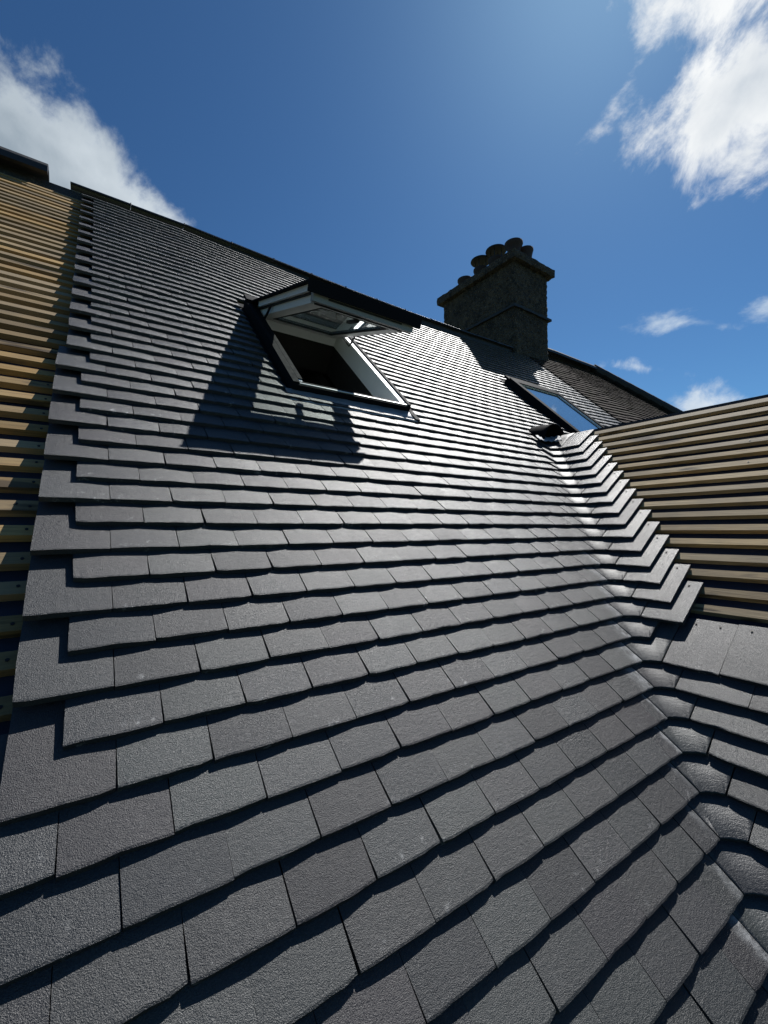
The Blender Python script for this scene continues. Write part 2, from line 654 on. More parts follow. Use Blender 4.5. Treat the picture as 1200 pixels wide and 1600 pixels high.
# ------------------------------------------------------------------ one plain tile
def tile_geo(w, length, seed, chip=True, nx=6, cut=0.0, camber=None):
    """verts / faces / uvs. x across, y up the slope, z out; tail edge of the top face at the origin"""
    r = random.Random(seed)
    cam_ = camber if camber is not None else r.uniform(0.0009, 0.0022)
    ny = [0.0, 0.004, 0.10, length]
    ch_l = r.choice((0, 0, 0.001, 0.002, 0.005)) if chip else 0
    ch_r = r.choice((0, 0, 0.001, 0.002, 0.004)) if chip else 0
    jag = [r.uniform(-0.0008, 0.0008) for _ in range(nx + 1)]
    if chip and r.random() < 0.4:
        jag[r.randrange(1, nx)] += r.uniform(0.001, 0.0025)
    tw_ = r.uniform(-0.0006, 0.0006)
    top, uvs = [], []
    for k, y in enumerate(ny):
        for i in range(nx + 1):
            s = -1 + 2 * i / nx
            x = s * w / 2
            z = -cam_ * s * s + tw_ * s * (1 - y / length) + 0.0022 * (0.5 - abs(y / length - 0.5)) * 1.2
            yy = y
            if k == 0:
                yy += jag[i] + (ch_l if i == 0 else 0) + (ch_r if i == nx else 0)
                z -= 0.0013
            if k == 1:
                yy += jag[i] * 0.6 + (ch_l if i == 0 else 0) + (ch_r if i == nx else 0)
            if k <= 1 and i == 0:
                x += ch_l * 0.7
            if k <= 1 and i == nx:
                x -= ch_r * 0.7
            top.append((x, yy, z))
            uvs.append(((s + 1) / 2, y / length))
    nt = len(top)
    m1 = nx + 1
    bot = []
    for k in (0, len(ny) - 1):
        for i in range(nx + 1):
            x, y, z = top[k * m1 + i]
            bot.append((x, y, z - TT + (0.0013 if k == 0 else 0)))
            uvs.append(uvs[k * m1 + i])
    vs = top + bot
    fs = []
    for k in range(len(ny) - 1):
        for i in range(nx):
            a = k * m1 + i
            fs.append((a, a + 1, a + m1 + 1, a + m1))
    for i in range(nx):
        fs.append((nt + i, nt + i + 1, i + 1, i))                                   # tail
        a = (len(ny) - 1) * m1 + i
        fs.append((a, a + 1, nt + m1 + i + 1, nt + m1 + i))                          # head
    fs.append((0, m1, 2 * m1, 3 * m1, nt + m1, nt))
    fs.append((nx, nt + nx, nt + m1 + nx, 3 * m1 + nx, 2 * m1 + nx, m1 + nx))
    fs.append(tuple([nt + m1 + i for i in range(nx + 1)] + [nt + i for i in reversed(range(nx + 1))]))
    return vs, fs, uvs


VARIANTS = []
for s_ in range(14):
    mb = MB()
    mb.add(*tile_geo(TW - 0.0012, TL, 100 + s_))
    me = mb.mesh('plain_tile')
    me.materials.append(M['tile'])
    VARIANTS.append(me)


def frame_matrix(origin, ex, ey, ez):
    return Matrix(((ex.x, ey.x, ez.x, origin.x), (ex.y, ey.y, ez.y, origin.y), (ex.z, ey.z, ez.z, origin.z), (0, 0, 0, 1)))


def tile_matrix_main(uc, v, n, seed):
    r = random.Random(seed * 977 + 13)
    ex = Vector((1, 0, 0))
    # follow the sag along the course and up the slope
    dsu = (sag(uc + .05, v) - sag(uc - .05, v)) / .1
    dsv = (sag(uc, v + .1) - sag(uc, v)) / .1
    N = Vector((0, -SP, CP))
    V = Vector((0, CP, SP))
    ex = (ex + N * dsu).normalized()
    ey = (V + N * (dsv - TILT + r.uniform(-.006, .006))).normalized()
    ez = ex.cross(ey).normalized()
    a = r.uniform(-.0035, .0035)
    ex2 = ex * cos(a) + ey * sin(a)
    ey2 = ey * cos(a) - ex * sin(a)
    o = W(uc + r.uniform(-.0006, .0006), v + r.uniform(-.0018, .0018), n + r.uniform(-.0006, .0008))
    return frame_matrix(o, ex2, ey2, ez)


def tile_matrix_wing(v, yc, n, seed):
    r = random.Random(seed * 733 + 5)
    ex = Vector((0, -1, 0))
    S2 = Vector((CP, 0, SP))
    N2 = Vector((-SP, 0, CP))
    ey = (S2 - N2 * (TILT + r.uniform(-.006, .006))).normalized()
    ez = ex.cross(ey).normalized()
    a = r.uniform(-.0035, .0035)
    ex2 = ex * cos(a) + ey * sin(a)
    ey2 = ey * cos(a) - ex * sin(a)
    o = W2(v + r.uniform(-.0015, .0015), yc + r.uniform(-.0006, .0006), n)
    return frame_matrix(o, ex2, ey2, ez)


# ------------------------------------------------------------------ layout of the new tiling
V_RIDGE = 4.74
JT = 46                       # last course under the ridge
U_OLD = 6.10                  # where the old covering of the neighbour starts
WIN1 = (0.988, 1.868, 1.50, 2.88)
WIN2 = (4.13, 5.10, 1.62, 3.12)
VHALF = 0.046                 # half width of a valley tile at its tail


def course_tiles(j):
    """list of (u0, u1, length, cut) for one course of the main slope"""
    v = j * G
    off = 0.0 if j % 2 == 0 else 0.5
    shift = 0.026 if j >= 15 else 0.0
    if j >= -2:
        start = off
    else:
        start = off - (-j - 2) - 1
    end = X_VAL + v * CP - VHALF - 0.002 if j <= 14 else U_OLD
    if j in (15, 16):
        end_gap = (X_VAL + v * CP - 0.13, 3.72)
    elif j == 17:
        end_gap = (3.42, 3.60)
    else:
        end_gap = None
    holes = []
    if WIN1[2] - 0.005 < v < WIN1[3]:
        holes.append((WIN1[0], WIN1[1]))
    if WIN2[2] - 0.005 < v < WIN2[3]:
        holes.append((WIN2[0], WIN2[1]))
    if end_gap:
        holes.append(end_gap)
    holes.sort()
    res = []
    i = start
    while True:
        a = i * TW + shift
        b = a + TW
        i += 1
        if a > end - 0.02:
            break
        if end - b < 0.055:          # take the last narrow piece into a wide tile
            b = end
            spans = [(a, b, True)]
            done = True
        else:
            spans = [(a, b, False)]
            done = False
        for (h0, h1) in holes:
            ns = []
            for (p, q, c) in spans:
                if q <= h0 or p >= h1:
                    ns.append((p, q, c))
                else:
                    if h0 - p > 0.03:
                        ns.append((p, h0, True))
                    if q - h1 > 0.03:
                        ns.append((h1, q, True))
            spans = ns
        for (p, q, c) in spans:
            L = TL
            for wn in (WIN1, WIN2):
                if v <= wn[2] - 0.005 and v + TL > wn[2] and q > wn[0] + .02 and p < wn[1] - .02:
                    L = max(G + 0.03, wn[2] - v + 0.02)
            if v + L > V_RIDGE + 0.01:
                L = V_RIDGE + 0.01 - v
            res.append((p, q, L, c))
        if done:
            break
    return res


tiles = []
for j in range(-15, JT + 1):
    for (a, b, L, c) in course_tiles(j):
        # what this tile shows in the picture
        v = j * G
        q = [pix(W(a, v, 0)), pix(W(b, v, 0)), pix(W(b, v + G * .75, 0)), pix(W(a, v + G * .75, 0))]
        area = 0.0
        if all(q):
            cx = sum(p[0] for p in q) / 4
            cy = sum(p[1] for p in q) / 4
            if -60 < cx < 1260 and -20 < cy < 1660:
                area = abs(sum(q[k][0] * q[(k + 1) % 4][1] - q[(k + 1) % 4][0] * q[k][1] for k in range(4))) / 2
                inside = sum(1 for p in q if 0 <= p[0] <= 1200 and 0 <= p[1] <= 1600)
                area *= (inside + 0.15) / 4.15
        tiles.append((area, j, a, b, L, c))
order = sorted(range(len(tiles)), key=lambda k: -tiles[k][0])
single = set(order[:300])

roof = thing('tiled_roof', 'large new slope of dark grey plain tiles filling the foreground up to the ridge', 'roof', W(2.0, -1.0, -0.1))
mass = MB()
for k, (area, j, a, b, L, c) in enumerate(tiles):
    v = j * G
    w = b - a
    mtx = tile_matrix_main((a + b) / 2, v, 0.0, k)
    std = (not c) and abs(L - TL) < 1e-6
    if k in single:
        if std:
            me = VARIANTS[RNG.randrange(len(VARIANTS))]
        else:
            mb = MB()
            mb.add(*tile_geo(w - 0.0012, L, 5000 + k))
            me = mb.mesh('cut_tile')
            me.materials.append(M['tile_dusty'] if (c and j <= 14 and b > 1.0) else M['tile'])
        kid('tile', me, roof, None, mtx)
    else:
        vs, fs, uvs = tile_geo(w - 0.0012, L, 9000 + k, nx=4, chip=area > 20)
        mass.add([mtx @ Vector(p) for p in vs], fs, uvs)
mo = kid('tile_courses', mass.mesh('tile_courses'), roof, 'tile')
mo['kind'] = 'stuff'

# rear slope and the deck under the tiles, so that the roof is a closed body
rs = MB()
yr = V_RIDGE * CP
zr = V_RIDGE * SP + Z0
rs.hexa([Vector((-4, yr + .02, zr - .14)), Vector((11, yr + .02, zr - .14)), Vector((11, yr + 4.0, zr - 4.0)), Vector((-4, yr + 4.0, zr - 4.0)),
         Vector((-4, yr + .02, zr - .03)), Vector((11, yr + .02, zr - .03)), Vector((11, yr + 4.0, zr - 3.87)), Vector((-4, yr + 4.0, zr - 3.87))])
kid('rear_slope', rs.mesh('rear_slope'), roof, 'tile')


def ridge_run(parent, u0, u1, v, n, half, rise, step, material, name='ridge_tile', clip=True, thick=0.016, axis_y=None):
    k = 0
    u = u0
    gap = .003 if clip else .0006
    prof_n = 8
    yc = v * CP - n * SP
    while u < u1 - 0.02:
        e = min(u + step, u1)
        mb = MB()
        jit = RNG.uniform(-.004, .004) if clip else RNG.uniform(-.001, .001)
        zc0 = W(u, v, n).z + jit
        zc1 = W(e, v, n).z + jit
        ring = []
        for kk, (uu, zc) in enumerate(((u + gap, zc0), (e - gap, zc1))):
            outer, inner = [], []
            for i in range(prof_n + 1):
                t = pi * i / prof_n
                outer.append(Vector((uu, yc - half * cos(t), zc - rise + rise * (sin(t) ** 0.8))))
                inner.append(Vector((uu, yc - (half - thick) * cos(t), zc - rise - thick * .3 + (rise - thick) * (sin(t) ** 0.8))))
            ring.append(outer + inner)
        m1 = prof_n + 1
        vs = ring[0] + ring[1]
        T = 2 * m1
        fs = []
        for i in range(prof_n):
            fs.append((i, i + 1, T + i + 1, T + i))
            fs.append((m1 + i + 1, m1 + i, T + m1 + i, T + m1 + i + 1))
            fs.append((i + 1, i, m1 + i, m1 + i + 1))
            fs.append((T + i, T + i + 1, T + m1 + i + 1, T + m1 + i))
        fs.append((0, T, T + m1, m1))
        fs.append((prof_n, m1 + prof_n, T + m1 + prof_n, T + prof_n))
        mb.add(vs, fs)
        o = kid(name, mb.mesh(name), parent, material)
        if clip and e < u1 - .02:
            cb = MB()
            zc = zc1
            pts = []
            for i in range(prof_n + 1):
                t = pi * i / prof_n
                pts.append((e, yc - (half + .004) * cos(t), zc - rise + (rise + .006) * (sin(t) ** 0.8)))
            cb.tube([Vector(p) for p in pts], 0.0035, 6)
            c_ = link('union_clip', cb.mesh('union_clip'), o, 'ridge_old')
            c_.matrix_parent_inverse = Matrix.Identity(4)
        u = e
        k += 1


ridge_run(roof, -0.06, 5.74, 4.765, 0.006, 0.05, 0.026, 0.45, 'ridge')

# ------------------------------------------------------------------ the stretch on the left still waiting for its tiles
bay = thing('batten_bay', 'unfinished roof stretch at the left edge with bare yellow timber battens', 'roof', W(-1.2, -0.5, -0.1))
N_B = -0.064                 # face of the battens
BT, BW = 0.025, 0.040


def slab(fn, a0, a1, b0, b1, n0, n1):
    """box in slope coordinates: fn(a, b, n)"""
    return [fn(a0, b0, n0), fn(a1, b0, n0), fn(a1, b1, n0), fn(a0, b1, n0),
            fn(a0, b0, n1), fn(a1, b0, n1), fn(a1, b1, n1), fn(a0, b1, n1)]


def sheet(fn, a0, a1, na, b0, b1, nb, n, wave=0.0, thick=0.002):
    mb = MB()
    vs, fs = [], []
    for layer in (0, 1):
        for i in range(na + 1):
            for k in range(nb + 1):
                a = a0 + (a1 - a0) * i / na
                b = b0 + (b1 - b0) * k / nb
                w_ = wave * (sin(a * 5.1 + b * 2.3) + sin(b * 9.7 + a)) * .5
                vs.append(fn(a, b, n + w_ - layer * thick))
    m1 = nb + 1
    T = (na + 1) * m1
    for i in range(na):
        for k in range(nb):
            q = i * m1 + k
            fs.append((q, q + m1, q + m1 + 1, q + 1))
            fs.append((T + q, T + q + 1, T + q + m1 + 1, T + q + m1))
    mb.add(vs, fs)
    return mb


nail_mb = MB()
nail_mb.tube([Vector((0, 0, 0)), Vector((0, 0, .0018))], 0.0042, 6)
NAIL = nail_mb.mesh('nail')
NAIL.materials.append(M['brass'])


def add_nail(parent, p, n, name='nail', base=None):
    o = bpy.data.objects.new(name, NAIL)
    COL.objects.link(o)
    o.parent = parent
    q = n.to_track_quat('Z', 'Y')
    o.location = p
    o.rotation_mode = 'QUATERNION'
    o.rotation_quaternion = q
    return o


kid('underlay', sheet(lambda a, b, n: W(a, b, n, False), -3.6, 0.62, 24, -1.6, 4.72, 60, -0.092, 0.006).mesh('underlay', True), bay, 'membrane')
for j in range(-18, 47):
    v1 = j * G + 0.252 + RNG.uniform(-.004, .004)
    if v1 > 4.70:
        break
    sk = RNG.uniform(-.004, .004)
    ends = [-3.5, 0.34]
    if RNG.random() < 0.35:
        ends = [-3.5, RNG.uniform(-1.6, -0.35), 0.34]
    bw = BW + RNG.uniform(-.004, .004)
    for q in range(len(ends) - 1):
        a0, a1 = ends[q] + (0.003 if q else 0), ends[q + 1]
        dn = RNG.uniform(-.0015, .0015)
        mb = MB()
        mb.hexa([W(a0, v1 - bw - sk, N_B - BT + dn, False), W(a1, v1 - bw, N_B - BT + dn, False), W(a1, v1, N_B - BT + dn, False), W(a0, v1 - sk, N_B - BT + dn, False),
                 W(a0, v1 - bw - sk, N_B + dn, False), W(a1, v1 - bw, N_B + dn, False), W(a1, v1, N_B + dn, False), W(a0, v1 - sk, N_B + dn, False)])
        bo = kid('batten', mb.mesh('batten'), bay, 'wood_x')
        uu = RNG.uniform(a0 + .1, a1 - .05)
        if -6 < j < 12:
            for xx in (-0.62, -0.02, uu):
                if a0 + .03 < xx < a1 - .03:
                    add_nail(bo, W(xx, v1 - bw * RNG.uniform(.35, .65), N_B + dn, False), Vector((0, -SP, CP)))
# rafters seen as low swellings between the battens
ridge_run(bay, -3.5, -0.205, 4.80, 0.055, 0.12, 0.12, 0.55, 'ridge_old', name='ridge_roll', clip=False, thick=0.03)

# ------------------------------------------------------------------ wing on the right
wing = thing('wing_roof', 'cross wing slope on the right with bare pale battens above a strip of tiles', 'roof', W2(-1.0, -1.5, -0.1))
V_WR = 1.665


def Wv(a, b, n):             # a = up the slope, b = world y
    return W2(a, b, n)


# membrane clipped along the valley
um = MB()
vs, fs = [], []
NV, NYY = 40, 20
for i in range(NV + 1):
    v = -1.6 + (V_WR + 1.6) * i / NV
    ya = v * CP + 0.02
    for k in range(NYY + 1):
        y = ya + (-4.5 - ya) * k / NYY
        vs.append(W2(v, y, -0.092 + 0.004 * sin(v * 31 + y * 2)))
for i in range(NV):
    for k in range(NYY):
        q = i * (NYY + 1) + k
        fs.append((q, q + 1, q + NYY + 2, q + NYY + 1))
um.add(vs, fs)
kid('underlay', um.mesh('underlay', True), wing, 'membrane')
# far slope of the wing
fr_ = MB()
xr = X_VAL + V_WR * CP
zr2 = V_WR * SP + Z0
xq = xr + .07
fr_.hexa([Vector((xq, 1.4, zr2 - .20)), Vector((xq, -4.5, zr2 - .20)), Vector((xq + 2.4, -4.5, zr2 - 2.55)), Vector((xq + 2.4, 1.4, zr2 - 2.55)),
          Vector((xq, 1.4, zr2 - .11)), Vector((xq, -4.5, zr2 - .11)), Vector((xq + 2.4, -4.5, zr2 - 2.46)), Vector((xq + 2.4, 1.4, zr2 - 2.46))])
kid('far_slope', fr_.mesh('far_slope'), wing, 'membrane')
rb = MB()
yb = V_WR * CP - .15
rb.hexa([Vector((xq - .018, yb, zr2 - .2)), Vector((xq + .018, yb, zr2 - .2)), Vector((xq + .018, -4.5, zr2 - .2)), Vector((xq - .018, -4.5, zr2 - .2)),
         Vector((xq - .018, yb, zr2 - .040)), Vector((xq + .018, yb, zr2 - .040)), Vector((xq + .018, -4.5, zr2 - .040)), Vector((xq - .018, -4.5, zr2 - .040))])
kid('ridge_board', rb.mesh('ridge_board'), wing, 'membrane')

# battens
for j in range(-2, 15):
    v1 = j * G + 0.252 + RNG.uniform(-.003, .003)
    if v1 > V_WR - 0.005:
        v1 = V_WR - 0.005
    bw = BW + RNG.uniform(-.004, .003)
    ys = j * G * CP - VHALF - TW + 0.05
    if j == -2:
        ys = -0.262
    ends = [ys, -4.4]
    if RNG.random() < 0.3:
        ends = [ys, RNG.uniform(-1.4, -0.8), -4.4]
    for q in range(len(ends) - 1):
        b0, b1 = ends[q], ends[q + 1] + (0.003 if q + 2 < len(ends) else 0)
        sk = RNG.uniform(-.006, .006)
        mb = MB()
        mb.hexa([W2(v1 - bw, b0, N_B - BT), W2(v1 - bw + sk, b1, N_B - BT), W2(v1 + sk, b1, N_B - BT), W2(v1, b0, N_B - BT),
                 W2(v1 - bw, b0, N_B), W2(v1 - bw + sk, b1, N_B), W2(v1 + sk, b1, N_B), W2(v1, b0, N_B)])
        me = mb.mesh('batten')
        me.flip_normals()
        bo = kid('batten', me, wing, 'wood_y')
        for yy in (-0.62, -1.02, RNG.uniform(-1.6, -0.2)):
            if b1 + .05 < yy < b0 - .05:
                add_nail(bo, W2(v1 - bw * .5, yy, N_B), Vector((-SP, 0, CP)))

# tiles of the wing
kk = 0


def wing_tile(j, y0, y1, holes=True):
    global kk
    kk += 1
    v = j * G
    w = y0 - y1
    mtx = tile_matrix_wing(v, (y0 + y1) / 2, 0.0, kk)
    if abs(w - TW) < 1e-4:
        me = VARIANTS[RNG.randrange(len(VARIANTS))]
    else:
        mb = MB()
        mb.add(*tile_geo(w - 0.0012, TL, 7000 + kk))
        me = mb.mesh('cut_tile')
        me.materials.append(M['tile'])
    t = kid('tile', me, wing, None, mtx)
    if holes:
        for x in (-w * .22, w * .22):
            add_nail(t, Vector((x, TL - .03, .001)), Vector((0, 0, 1)), 'nail_head')
    return t


for j in range(-1, 15):
    y0 = j * G * CP - VHALF - 0.002
    wing_tile(j, y0, y0 - TW)
for j in range(-14, -2):
    y = j * G * CP - VHALF - 0.002
    first = {-3: 0.185, -4: 0.215, -5: 0.225}.get(j, TW if j % 2 else TW * 1.5)
    wing_tile(j, y, y - first, holes=(j == -3))
    y -= first
    while y > -2.2:
        wing_tile(j, y, y - TW, holes=(j == -3))
        y -= TW

# ------------------------------------------------------------------ valley
valley = thing('valley_gutter', 'line of dished valley tiles between the tiled slope and the wing', 'valley gutter', W(1.4, -1.1, -0.1))


def valley_tile(j):
    v0 = j * G
    uc = X_VAL + v0 * CP - VHALF
    yc = v0 * CP - VHALF
    nd, ns = 5, 14
    rows_t, rows_b, uvs = [], [], []
    N1 = Vector((0, -SP, CP))
    N2 = Vector((-SP, 0, CP))
    r = random.Random(j * 31 + 400)
    ds = [0, .003, .06, .13, .2, TL]
    jag = [r.uniform(-.0012, .0012) for _ in range(ns + 1)]
    for k, d in enumerate(ds):
        v = v0 + d
        xa, ya = X_VAL + v * CP, v * CP
        half = xa - uc
        rb_ = min(half, 0.047)
        z = v * SP + Z0
        row = []
        # contour in plan: along x to the bend, round it, then along -y
        pts = []
        for i in range(ns + 1):
            s = i / ns
            if s < .2:
                f = s / .2
                p = (uc + (half - rb_) * f, ya)
                wgt = 0
            elif s > .8:
                f = (s - .8) / .2
                p = (xa, ya - rb_ - (half - rb_) * f)
                wgt = 1
            else:
                f = (s - .2) / .6
                a = (xa - rb_, ya)
                e = (xa, ya - rb_)
                c = (xa - rb_ * .32, ya - rb_ * .32)
                p = ((1 - f) ** 2 * a[0] + 2 * f * (1 - f) * c[0] + f * f * e[0], (1 - f) ** 2 * a[1] + 2 * f * (1 - f) * c[1] + f * f * e[1])
                wgt = f
            nn = (N1 * (1 - wgt) + N2 * wgt).normalized()
            q = Vector((p[0], p[1], z)) - nn * (TILT * d)
            if k <= 1:
                q = q + (N1.cross(Vector((1, 0, 0))) * 0 + Vector((.5, .5, .7))) * jag[i]
            if k == 0:
                q = q - nn * .0015
            pts.append((q, nn))
        rows_t.append([p for p, _ in pts])
        rows_b.append([p - nn * TT for p, nn in pts])
    vs = [p for r_ in rows_t for p in r_] + [p for r_ in rows_b for p in r_]
    m1 = ns + 1
    T = len(ds) * m1
    uvs = [(i / ns, ds[k] / TL) for _ in (0, 1) for k in range(len(ds)) for i in range(m1)]
    fs = []
    for k in range(len(ds) - 1):
        for i in range(ns):
            q = k * m1 + i
            fs.append((q, q + 1, q + m1 + 1, q + m1))
            fs.append((T + q, T + q + m1, T + q + m1 + 1, T + q + 1))
    for i in range(ns):
        fs.append((T + i, T + i + 1, i + 1, i))
        q = (len(ds) - 1) * m1 + i
        fs.append((q, q + 1, T + q + 1, T + q))
    for i in (0, ns):
        for k in range(len(ds) - 1):
            a, b = k * m1 + i, (k + 1) * m1 + i
            fs.append((a, b, T + b, T + a) if i == 0 else (b, a, T + a, T + b))
    mb = MB()
    mb.add(vs, fs, uvs)
    me = mb.mesh('valley_tile')
    sm = [False] * len(me.polygons)
    for i in range(2 * (len(ds) - 1) * ns):
        sm[i] = True
    me.polygons.foreach_set('use_smooth', sm)
    kid('valley_tile', me, valley, 'valley')


for j in range(-14, 15):
    valley_tile(j)
# membrane under the valley tiles
vb = MB()
vs, fs = [], []
for i in range(31):
    v = -1.6 + 3.3 * i / 30
    xa, ya = X_VAL + v * CP, v * CP
    vs += [W(xa - .34, v, -.088, False), Vector((xa, ya, v * SP + Z0 - .10)), W2(v, ya - .34, -.088)]
for i in range(30):
    q = i * 3
    fs += [(q, q + 1, q + 4, q + 3), (q + 1, q + 2, q + 5, q + 4)]
vb.add(vs, fs)
kid('underlay', vb.mesh('underlay'), valley, 'membrane')


# top of the valley: bright lead dressed over the junction, a stiff black flap arching behind it
def lead_saddle():
    j = 15
    v0 = j * G - 0.005
    mb = MB()
    N1 = Vector((0, -SP, CP))
    N2 = Vector((-SP, 0, CP))
    rows = []
    for d in (0, .03, .07, .11):
        v = v0 + d
        xa, ya = X_VAL + v * CP, v * CP
        row = []
        for i in range(13):
            s = i / 12
            if s < .5:
                p = Vector((xa - .17 * (1 - s / .5), ya, v * SP + Z0)) + N1 * (.012 - TILT * d)
            else:
                p = Vector((xa, ya - .10 * (s - .5) / .5, v * SP + Z0)) + N2 * (.012 - TILT * d)
            near = max(0, 1 - abs(s - .5) / .25)
            p = p + Vector((-.018, -.018, .0)) * near + Vector((0, 0, .006 * sin(s * 23 + d * 60)))
            row.append(p)
        rows.append(row)
    vs = [p for r_ in rows for p in r_] + [p - Vector((-.002, -.002, .004)) for r_ in rows for p in r_]
    m1 = 13
    T = len(rows) * m1
    fs = []
    for k in range(len(rows) - 1):
        for i in range(m1 - 1):
            q = k * m1 + i
            fs += [(q, q + 1, q + m1 + 1, q + m1), (T + q, T + q + m1, T + q + m1 + 1, T + q + 1)]
    for i in range(m1 - 1):
        fs.append((T + i, T + i + 1, i + 1, i))
    mb.add(vs, fs)
    kid('lead_saddle', mb.mesh('lead_saddle', True), valley, 'lead')
    # arching flap
    fb = MB()
    vs, fs = [], []
    NA = 12
    for layer in (0, 1):
        for k in range(5):
            t = k / 4
            for i in range(NA + 1):
                a = pi * i / NA
                rr = (0.15 - 0.03 * t) - layer * .004
                x = xr - .035 + rr * 1.05 * -cos(a)
                y = V_WR * CP - .11 + .20 * t
                z = zr2 - .12 + .05 * t + rr * 1.15 * sin(a)
                vs.append((x, y, z))
    m1 = NA + 1
    T = 5 * m1
    for k in range(4):
        for i in range(NA):
            q = k * m1 + i
            fs += [(q, q + 1, q + m1 + 1, q + m1), (T + q, T + q + m1, T + q + m1 + 1, T + q + 1)]
    for i in range(NA):
        fs.append((i, T + i, T + i + 1, i + 1))
    fb.add(vs, fs)
    kid('flap', fb.mesh('flap', True), valley, 'matt')


lead_saddle()


# ------------------------------------------------------------------ roof windows
def roof_window(name, label, uc, vt, width, height, opening, nbase, v_occl=None):
    """vt: upper outer edge of the frame on the slope; opening in radians about that edge"""
    t = thing(name, label, 'window', W(uc, vt - height, 0), 'roof windows in the tiled slope')
    base = sag(uc, vt - height / 2) + nbase

    def P(x, d, n):                        # x across from the centre, d down the slope from the top, n out
        return W(uc + x, vt - d, n + base, False)

    def bx(mb, x0, x1, d0, d1, n0, n1):
        mb.hexa([P(x0, d1, n0), P(x1, d1, n0), P(x1, d0, n0), P(x0, d0, n0), P(x0, d1, n1), P(x1, d1, n1), P(x1, d0, n1), P(x0, d0, n1)])

    hw = width / 2
    fw = 0.055
    # inner frame (white), with a dark metal cladding on its outer face
    fr = MB()
    bx(fr, -hw, -hw + fw, 0, height, -.10, .036)
    bx(fr, hw - fw, hw, 0, height, -.10, .036)
    bx(fr, -hw + fw, hw - fw, 0, fw, -.10, .034)
    bx(fr, -hw + fw, hw - fw, height - .03, height, -.10, .034)
    fo = kid('frame', fr.mesh('frame'), t, 'white')
    cl = MB()
    bx(cl, -hw - .012, -hw + .026, -.012, height + .006, -.08, .045)
    bx(cl, -hw + .030, -hw + .058, .02, height - fw + .006, .036, .043)
    bx(cl, hw - .012, hw + .012, -.012, height + .006, -.08, .045)
    bx(cl, -hw + .026, hw - .012, -.012, .02, -.03, .043)
    bx(cl, -hw + .030, hw - .012, height - .024, height - .0045, .0342, .0375)
    bx(cl, -hw + .0262, -hw + .0298, .02, height - .01, .036, .0415)
    c1 = kid('cladding', cl.mesh('cladding'), t, 'dull_black')
    lp = MB()
    bx(lp, -hw + .03, hw - .012, height - .004, height + .003, .0345, .0385)
    kid('sill_strip', lp.mesh('sill_strip'), t, 'white')
    ap = MB()
    bx(ap, -hw - .01, hw + .01, height + .0065, height + .016, -.075, .033)
    kid('bottom_cover', ap.mesh('bottom_cover'), t, 'dull_black')
    # side gutters and pleated apron
    fl = MB()
    bx(fl, -hw - .055, -hw - .0125, -.05, height + .11, -.045 - nbase, -.018 - nbase * .6)
    bx(fl, hw + .0125, hw + .050, -.05, height + .11, -.045 - nbase, .014 - nbase)
    bx(fl, -hw - .0545, hw + .0545, -.09, -.0125, -.045 - nbase, -.012 - nbase * .6)
    kid('flashing', fl.mesh('flashing'), t, 'dull_black')
    am = MB()
    vs, fs = [], []
    for layer in (0, 1):
        for i in range(29):
            x = -hw - .05 + (width + .075) * i / 28
            for k, (d, n) in enumerate(((height + .012, .012 - nbase), (height + .05, .010 - nbase), (height + .125, .004 - nbase + .002 * sin(i * 2.1)))):
                vs.append(P(x, d, n + .0015 * sin(i * 1.7 + k) - layer * .003))
    T = 29 * 3
    for i in range(28):
        for k in range(2):
            q = i * 3 + k
            fs += [(q, q + 1, q + 4, q + 3), (T + q, T + q + 3, T + q + 4, T + q + 1)]
        q = i * 3 + 2
        fs.append((q, T + q, T + q + 3, q + 3))
    am.add(vs, fs)
    kid('apron', am.mesh('apron', True), t, 'lead')
    # plaster reveal and the dark attic behind
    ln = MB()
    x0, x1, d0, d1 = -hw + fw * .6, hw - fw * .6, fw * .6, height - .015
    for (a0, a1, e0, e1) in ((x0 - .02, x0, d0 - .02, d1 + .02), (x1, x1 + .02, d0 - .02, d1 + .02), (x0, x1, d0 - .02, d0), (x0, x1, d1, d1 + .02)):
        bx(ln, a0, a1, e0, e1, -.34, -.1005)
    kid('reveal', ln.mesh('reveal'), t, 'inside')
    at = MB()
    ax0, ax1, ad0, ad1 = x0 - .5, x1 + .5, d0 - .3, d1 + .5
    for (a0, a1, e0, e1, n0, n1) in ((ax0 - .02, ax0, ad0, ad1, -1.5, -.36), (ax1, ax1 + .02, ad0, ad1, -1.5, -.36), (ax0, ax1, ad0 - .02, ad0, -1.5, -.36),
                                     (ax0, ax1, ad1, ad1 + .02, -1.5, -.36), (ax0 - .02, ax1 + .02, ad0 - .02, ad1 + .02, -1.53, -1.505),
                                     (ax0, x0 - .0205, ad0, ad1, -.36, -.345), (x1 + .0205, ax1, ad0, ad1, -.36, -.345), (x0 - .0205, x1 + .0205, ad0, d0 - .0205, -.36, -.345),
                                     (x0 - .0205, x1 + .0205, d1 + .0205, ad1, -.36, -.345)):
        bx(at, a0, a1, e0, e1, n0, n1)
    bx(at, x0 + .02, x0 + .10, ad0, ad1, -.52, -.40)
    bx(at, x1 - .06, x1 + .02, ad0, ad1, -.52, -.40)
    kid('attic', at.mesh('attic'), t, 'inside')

    # hood over the head of the frame
    hd = MB()
    bx(hd, -hw - .016, hw + .016, -.055, .045, .0465, .066)
    kid('hood', hd.mesh('hood'), t, 'dull_black')
